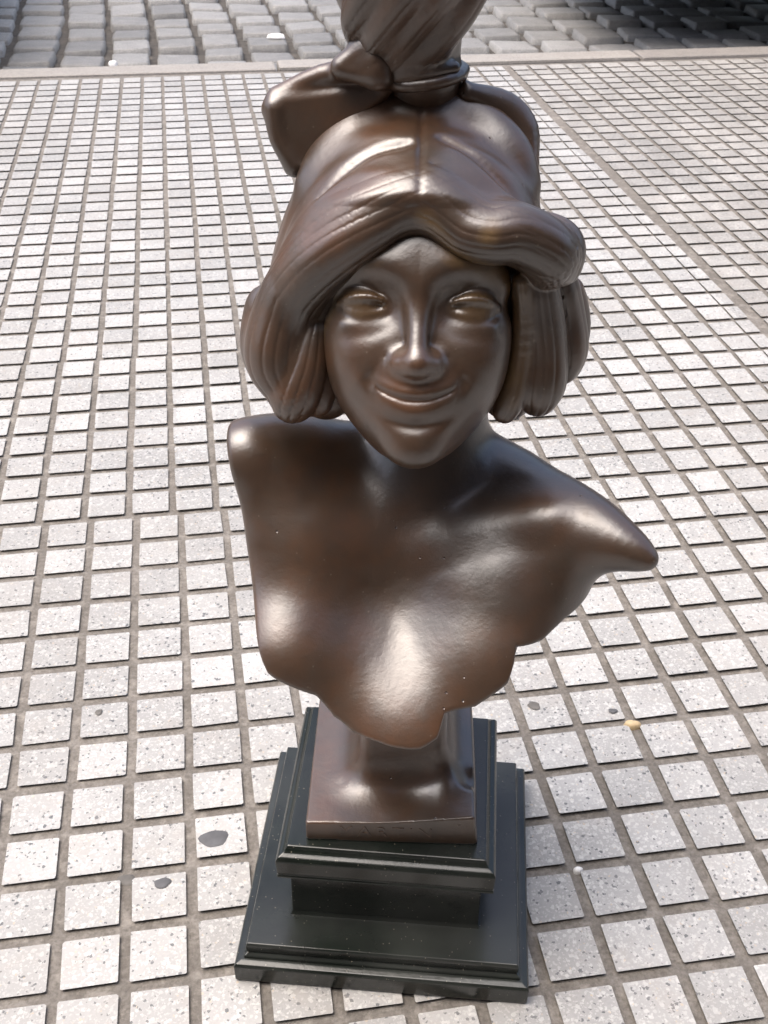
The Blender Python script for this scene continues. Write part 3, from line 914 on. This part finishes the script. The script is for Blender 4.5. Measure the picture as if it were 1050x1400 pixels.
BOW = [
    ('+', Tube(ring, 2), 1),
    ('+', Tri((-0.0043, 0.6560, 0.5848), (-0.0632, 0.6580, 0.5765), (-0.0525, 0.6520, 0.5444), 0.0055), .004),         # big loop and its folded end
    ('+', Tri((-0.0660, 0.6600, 0.5719), (-0.0533, 0.6520, 0.5444), (-0.0637, 0.6900, 0.5476), 0.0045), .007),
    ('+', Tube([(-0.0131, 0.6550, 0.5973, 0.0060), (-0.0372, 0.6600, 0.5912, 0.0060), (-0.0618, 0.6620, 0.5802, 0.0050)]), .005),
    ('+', Tube([(-0.0630, 0.6550, 0.5742, 0.0045), (-0.0618, 0.6520, 0.5590, 0.0045), (-0.0530, 0.6480, 0.5457, 0.0040)]), .004),
    ('+', Tri((-0.0111, 0.6500, 0.6097), (-0.0254, 0.6480, 0.5988), (-0.0082, 0.6450, 0.5952), 0.0065), .006),             # tie
    ('+', Tube([(-0.0162, 0.6550, 0.6122, 0.0060), (-0.0083, 0.6480, 0.6016, 0.0085), (-0.0050, 0.6450, 0.5949, 0.0060)]), .006),
    ('+', Tube([(0.0433, 0.6600, 0.5829, 0.0060), (0.0647, 0.6680, 0.5738, 0.0085), (0.0763, 0.6680, 0.5610, 0.0085), (0.0793, 0.6600, 0.5452, 0.0055)], 4), .006),     # loop on the other side
    ('+', Tri((0.0519, 0.6640, 0.5772), (0.0759, 0.6640, 0.5614), (0.0790, 0.6560, 0.5453), 0.005), .006),
]
sculpture('ribbon_bow', field(BOW), (-0.095, 0.60, 0.50), (0.105, 0.72, 0.645), BRONZE, bust, h=0.003)

# ------------------------------------------------------------------ bronze foot of the bust
FC, FYAW = np.array((0.0095, 0.600, 0.108)), R(-1.5)
FM = np.array(Matrix.Rotation(FYAW, 3, 'Z'))
def rbox(q, h, r):
    a = np.abs(q) - np.asarray(h, f32) + f32(r)
    return np.sqrt((np.maximum(a, 0) ** 2).sum(1)) + np.minimum(a.max(1), 0) - f32(r)
def foot_block(P):
    q = (P - FC.astype(f32)) @ FM.astype(f32)
    zt = 0.0215 + 0.0055 * np.clip(q[:, 0] / 0.06, -1, 1) - 0.0012 * np.cos(q[:, 0] * 50)
    q = np.stack([q[:, 0] + 0.12 * (q[:, 2] - 0.01) * (q[:, 0] > 0), q[:, 1], q[:, 2] - zt / 2], 1).astype(f32)
    hz = (zt / 2).astype(f32)
    q[:, 2] *= 0.0108 / hz
    return rbox(q, (0.0590, 0.0620, 0.0108), 0.0010)
def stem(P):
    q = (P - np.array((0.0165, 0.610, 0.175), f32)) @ FM.astype(f32)
    k = 1 - 0.9 * np.clip(q[:, 2], -0.06, 0.1)
    q = np.stack([q[:, 0] / k, (q[:, 1]) / k, q[:, 2]], 1).astype(f32)
    return rbox(q, (0.0300, 0.0360, 0.075), 0.010)
FOOT = [('+', Fn(foot_block), 1), ('+', Fn(stem), 0.030),
        ('-', Ell((0.020, 0.560, 0.172), (0.024, 0.013, 0.040)), 0.014),
        ('-', Ell((-0.030, 0.572, 0.190), (0.020, 0.016, 0.060), (0, 0, -40)), 0.003),
        ('-', Ell((0.066, 0.572, 0.190), (0.022, 0.018, 0.060), (0, 0, 38)), 0.004)]
foot = sculpture('foot', field(FOOT), (-0.075, 0.515, 0.100), (0.095, 0.69, 0.255), BRONZE, bust, h=0.003)
tcv = bpy.data.curves.new('inscription', 'FONT')
tcv.body = 'MARTIN'
tcv.size, tcv.extrude, tcv.align_x, tcv.align_y = 0.0145, 0.0004, 'CENTER', 'CENTER'
tcv.space_character = 1.35
tmp = bpy.data.objects.new('tmp', tcv)
COL.objects.link(tmp)
bpy.context.view_layer.update()
tm = bpy.data.meshes.new_from_object(tmp.evaluated_get(bpy.context.evaluated_depsgraph_get()))
bpy.data.objects.remove(tmp)
ins = link('inscription', tm, BRONZE, foot)
ins.location = Vector(FC) + Vector((math.sin(FYAW) * 0.062, -math.cos(FYAW) * 0.062, 0.0098)) - PC + Vector((-0.004, 0, 0))
ins.rotation_euler = (R(90), 0, FYAW)
# ------------------------------------------------------------------ unseen shop front, added behind the camera to shade pavement and darken reflections
BR0 = gp(0, -27)
shop = empty('unseen_shop_front', BR0, YAW)
tag(shop, 'unseen shop front with a door, added behind the camera to shade the pavement', 'building')
WALL = m_plain('painted_render', (0.07, 0.055, 0.045), 0.85, sc=8, var=0.2, bump=0.4)  # kept dark so the bronze and plinth fronts reflect little from here
WOOD = m_plain('dark_wood', (0.05, 0.032, 0.02), 0.5, sc=12, var=0.3)
CLOTH = m_plain('awning_cloth', (0.045, 0.05, 0.05), 0.9, sc=90, var=0.15)
GLASS = m_plain('shop_glass', (0.02, 0.022, 0.024), 0.06, sc=2, var=0.1, bump=0)
def piece(name, x0, x1, y0, y1, z0, z1, mat, parent, bev=0.0):
    return link(name, bm_mesh(name, box_bm(x0, x1, y0, y1, z0, z1, bev)), mat, parent)
for x0, x1, z0, z1 in ((-4.5, -1.9, -.3, 3.4), (-0.55, 0.55, -.3, 3.4), (1.9, 5.0, -.3, 3.4), (-1.9, -0.55, -.3, 0.45), (-1.9, -0.55, 2.0, 3.4), (0.55, 1.9, 2.0, 3.4)):
    piece('wall', x0, x1, -0.35, 0, z0, z1, WALL, shop)
wn = piece('window', -1.9, -0.55, -0.22, -0.20, 0.45, 2.0, GLASS, shop)
for x in (-1.9, -1.25, -0.61): piece('frame', x, x + .06, -0.199, -0.14, 0.45, 2.0, WOOD, wn)
dr = piece('door', 0.55, 1.9, -0.24, -0.20, -.005, 2.0, WOOD, shop)
for x in (0.68, 1.29): piece('pane', x, x + .48, -0.198, -0.19, 0.9, 1.85, GLASS, dr)
# ------------------------------------------------------------------ parked cars (they shade the setts at both ends of the view)
RUBBER = m_plain('tyre_rubber', (0.018, 0.018, 0.018), 0.85)
ALLOY = m_plain('wheel_metal', (0.35, 0.36, 0.37), 0.35, 0.9)
TRIM = m_plain('black_plastic', (0.02, 0.02, 0.021), 0.6)
LAMP = m_plain('lamp_glass', (0.5, 0.5, 0.5), 0.1)
TAIL = m_plain('tail_lamp', (0.35, 0.02, 0.015), 0.15)
def paint(name, c): return m_plain(name, c, 0.25, 0.2, sc=3, var=0.05, bump=0)
def loft(name, rings, mat, parent, closed=True):
    n = len(rings[0])
    V = [p for r_ in rings for p in r_]
    F = []
    for k in range(len(rings) - 1):
        for i in range(n if closed else n - 1):
            a, b = k * n + i, k * n + (i + 1) % n
            F.append((a, b, b + n, a + n))
    if closed: F += [tuple(range(n))[::-1], tuple(range((len(rings) - 1) * n, len(rings) * n))]
    o = link(name, mesh(name, V, F), mat, parent)
    return o
def car(label, colour, loc, rz):
    t = empty('parked_car', loc, rz)
    tag(t, label, 'car', 'cars parked along the kerb')
    pm = paint('car_paint', colour)
    st = [(0.0, .30, .52, .52, .66), (0.08, .26, .62, .62, .74), (0.5, .25, .72, .74, .80), (1.0, .25, .80, .86, .82), (1.25, .25, .84, .90, .825), (1.75, .25, .86, 1.30, .825), (2.1, .25, .87, 1.40, .825), (2.9, .25, .88, 1.41, .825), (3.4, .25, .89, 1.28, .82), (3.85, .26, .88, .96, .80), (3.95, .30, .70, .72, .74), (4.0, .36, .55, .56, .66)]
    rings = []
    for x, zb, zm, zr, hw in st:
        hr = hw * (0.97 - 0.30 * min(1, (zr - zm) / 0.5))
        half = [(hw * .93, zb), (hw * 1.0, zb + .10), (hw * 1.0, (zb + zm) / 2), (hw * .98, zm), (hr, zm + (zr - zm) * .9), (hr * .82, zr)]
        rings.append([(x, -y, z) for y, z in half] + [(x, y, z) for y, z in half[::-1]])
    b = loft('body', rings, pm, t)
    m_ = b.modifiers.new('s', 'SUBSURF'); m_.levels = m_.render_levels = 1
    b.data.polygons.foreach_set('use_smooth', [True] * len(b.data.polygons))
    for s in (-1, 1):
        for xs in ((1.62, 1.95, 2.55, 2.55), (2.62, 2.62, 3.35, 3.55)):
            y0, y1 = s * .808, s * .60
            V = [(xs[0], y0, .93), (xs[1], y1 * 1.03, 1.31), (xs[2], y1 * 1.03, 1.33), (xs[3], y0, .94)]
            V += [(x, y - s * .05, z) for x, y, z in V]
            link('side_window', mesh('side_window', V, [(0, 1, 2, 3), (7, 6, 5, 4), (0, 4, 5, 1), (1, 5, 6, 2), (2, 6, 7, 3), (3, 7, 4, 0)]), GLASS, t)
        piece('headlight', -.004, .10, s * .45 - .11, s * .45 + .11, .56, .66, LAMP, t, .02)
        piece('tail_light', 3.93, 4.004, s * .52 - .10, s * .52 + .10, .60, .74, TAIL, t, .02)
        piece('door_handle', 2.30, 2.48, s * .815 - .015, s * .815 + .015, .80, .83, TRIM, t, .006)
        piece('mirror', 1.60, 1.70, s * .92 - .08, s * .92 + .08, .92, 1.04, TRIM, t, .03)
        for x in (0.78, 3.20):
            prof = [(.19, -.085), (.27, -.085), (.295, -.07), (.305, -.03), (.305, .03), (.295, .07), (.27, .085), (.19, .085)]
            V, F = [], []
            N = 32
            for k in range(N):
                a = 2 * math.pi * k / N
                V += [(r_ * math.cos(a), w_, r_ * math.sin(a)) for r_, w_ in prof]
            for k in range(N):
                for i in range(8):
                    F.append((8 * k + i, 8 * k + (i + 1) % 8, 8 * ((k + 1) % N) + (i + 1) % 8, 8 * ((k + 1) % N) + i))
            wh = link('tyre', mesh('tyre', V, F), RUBBER, t, (x, s * .74, .305))
            bm = bmesh.new()
            bmesh.ops.create_cone(bm, cap_ends=True, segments=24, radius1=.195, radius2=.175, depth=.14)
            bmesh.ops.rotate(bm, verts=bm.verts, matrix=Matrix.Rotation(R(90 * s), 3, 'X'))
            link('rim', bm_mesh('rim', bm), ALLOY, wh)
    piece('front_bumper', -.06, .12, -.70, .70, .26, .46, TRIM, t, .04)
    piece('rear_bumper', 3.88, 4.05, -.70, .70, .30, .50, TRIM, t, .04)
    piece('underbody', .25, 3.8, -.66, .66, .21, .30, TRIM, t)
    wsd = mesh('windscreen', [(1.33, -.70, .93), (1.33, .70, .93), (1.86, .56, 1.345), (1.86, -.56, 1.345), (1.40, -.68, .88), (1.40, .68, .88), (1.92, .54, 1.30), (1.92, -.54, 1.30)],
               [(0, 1, 2, 3), (7, 6, 5, 4), (0, 4, 5, 1), (1, 5, 6, 2), (2, 6, 7, 3), (3, 7, 4, 0)])
    link('windscreen', wsd, GLASS, t)
    return t
K0 = gp(0, KR, ST_Z)
car('dark blue parked car whose front bumper overhangs the shaded cobbles', (0.02, 0.03, 0.07), K0 + gx * 1.42 + gy * 1.02, YAW)
car('silver parked car whose rear bumper stands over the cobbles past the kerb', (0.40, 0.41, 0.42), K0 + gx * (-0.44 - 4.05) + gy * 1.02, YAW)

# ------------------------------------------------------------------ small marks and litter on the pavement
def blob(name, loc, rx, ry, h, mat, label, cat, group=None, seed=0):
    r_ = random.Random(seed)
    N = 18
    ph = [r_.uniform(0, 6.28) for _ in range(3)]
    V, F = [(0, 0, h)], []
    for k, (sc, z) in enumerate(((0.55, h * .95), (0.88, h * .7), (1.0, 0.0))):
        for i in range(N):
            a = 2 * math.pi * i / N
            w_ = 1 + 0.10 * math.sin(2 * a + ph[0]) + 0.07 * math.sin(3 * a + ph[1]) + 0.05 * math.sin(5 * a + ph[2])
            V.append((rx * sc * w_ * math.cos(a), ry * sc * w_ * math.sin(a), z))
    for i in range(N):
        j = (i + 1) % N
        F += [(0, 1 + i, 1 + j), (1 + i, 1 + N + i, 1 + N + j, 1 + j), (1 + N + i, 1 + 2 * N + i, 1 + 2 * N + j, 1 + N + j)]
    o = link(name, mesh(name, V, F), mat, None, loc, True)
    return tag(o, label, cat, group)
blob('gum_spot', (-0.1345, 0.6290, 0.0003), 0.0112, 0.0095, 0.0008, GUM, 'large round grey gum spot on a paving block left of the plinth', 'gum', None, 1)
blob('gum_spot', (-0.1690, 0.5850, 0.0003), 0.0066, 0.0050, 0.0008, GUM, 'small grey gum spot one block down from the large round one', 'gum', None, 2)
blob('gum_spot', (-0.1985, 0.5895, GROOVE), 0.0080, 0.0062, 0.0012, JM, 'dull grey gum pressed where two grooves cross left of the plinth', 'gum', None, 3)
blob('gum_spot', (0.2131, 0.7826, 0.0003), 0.0040, 0.0032, 0.0007, GUM, 'tiny dark gum spot on a block beside the tan pebble', 'gum', None, 4)
blob('gum_spot', (0.1410, 0.7880, 0.0003), 0.0060, 0.0050, 0.0005, JM, 'faint pale grey gum spot on a block right of the plinth', 'gum', None, 5)
blob('gum_spot', (-0.2580, 0.7720, 0.0003), 0.0035, 0.0035, 0.0006, JM, 'faint tiny gum spot by itself near a block corner', 'gum', None, 6)
blob('pebble', (0.2285, 0.7660, GROOVE), 0.0075, 0.0050, 0.0060, SHELL, 'tan flat pebble lying in a groove right of the bust', 'pebble', None, 7)
PAPER = m_plain('paper_scrap', (0.75, 0.74, 0.72), 0.8)
blob('litter_scrap', (-0.778, 3.407, -0.070), 0.013, 0.011, 0.012, PAPER, 'small white scrap on the setts close to the kerb stones', 'litter', None, 20)
blob('litter_scrap', (-0.350, 3.786, -0.074), 0.026, 0.014, 0.012, PAPER, 'flat white scrap on the setts farther out beside the topknot', 'litter', None, 21)
blob('litter_crumb', (0.158, 0.604, GROOVE), 0.004, 0.003, 0.004, PAPER, 'white crumb where two grooves cross right of the plinth', 'litter', None, 22)
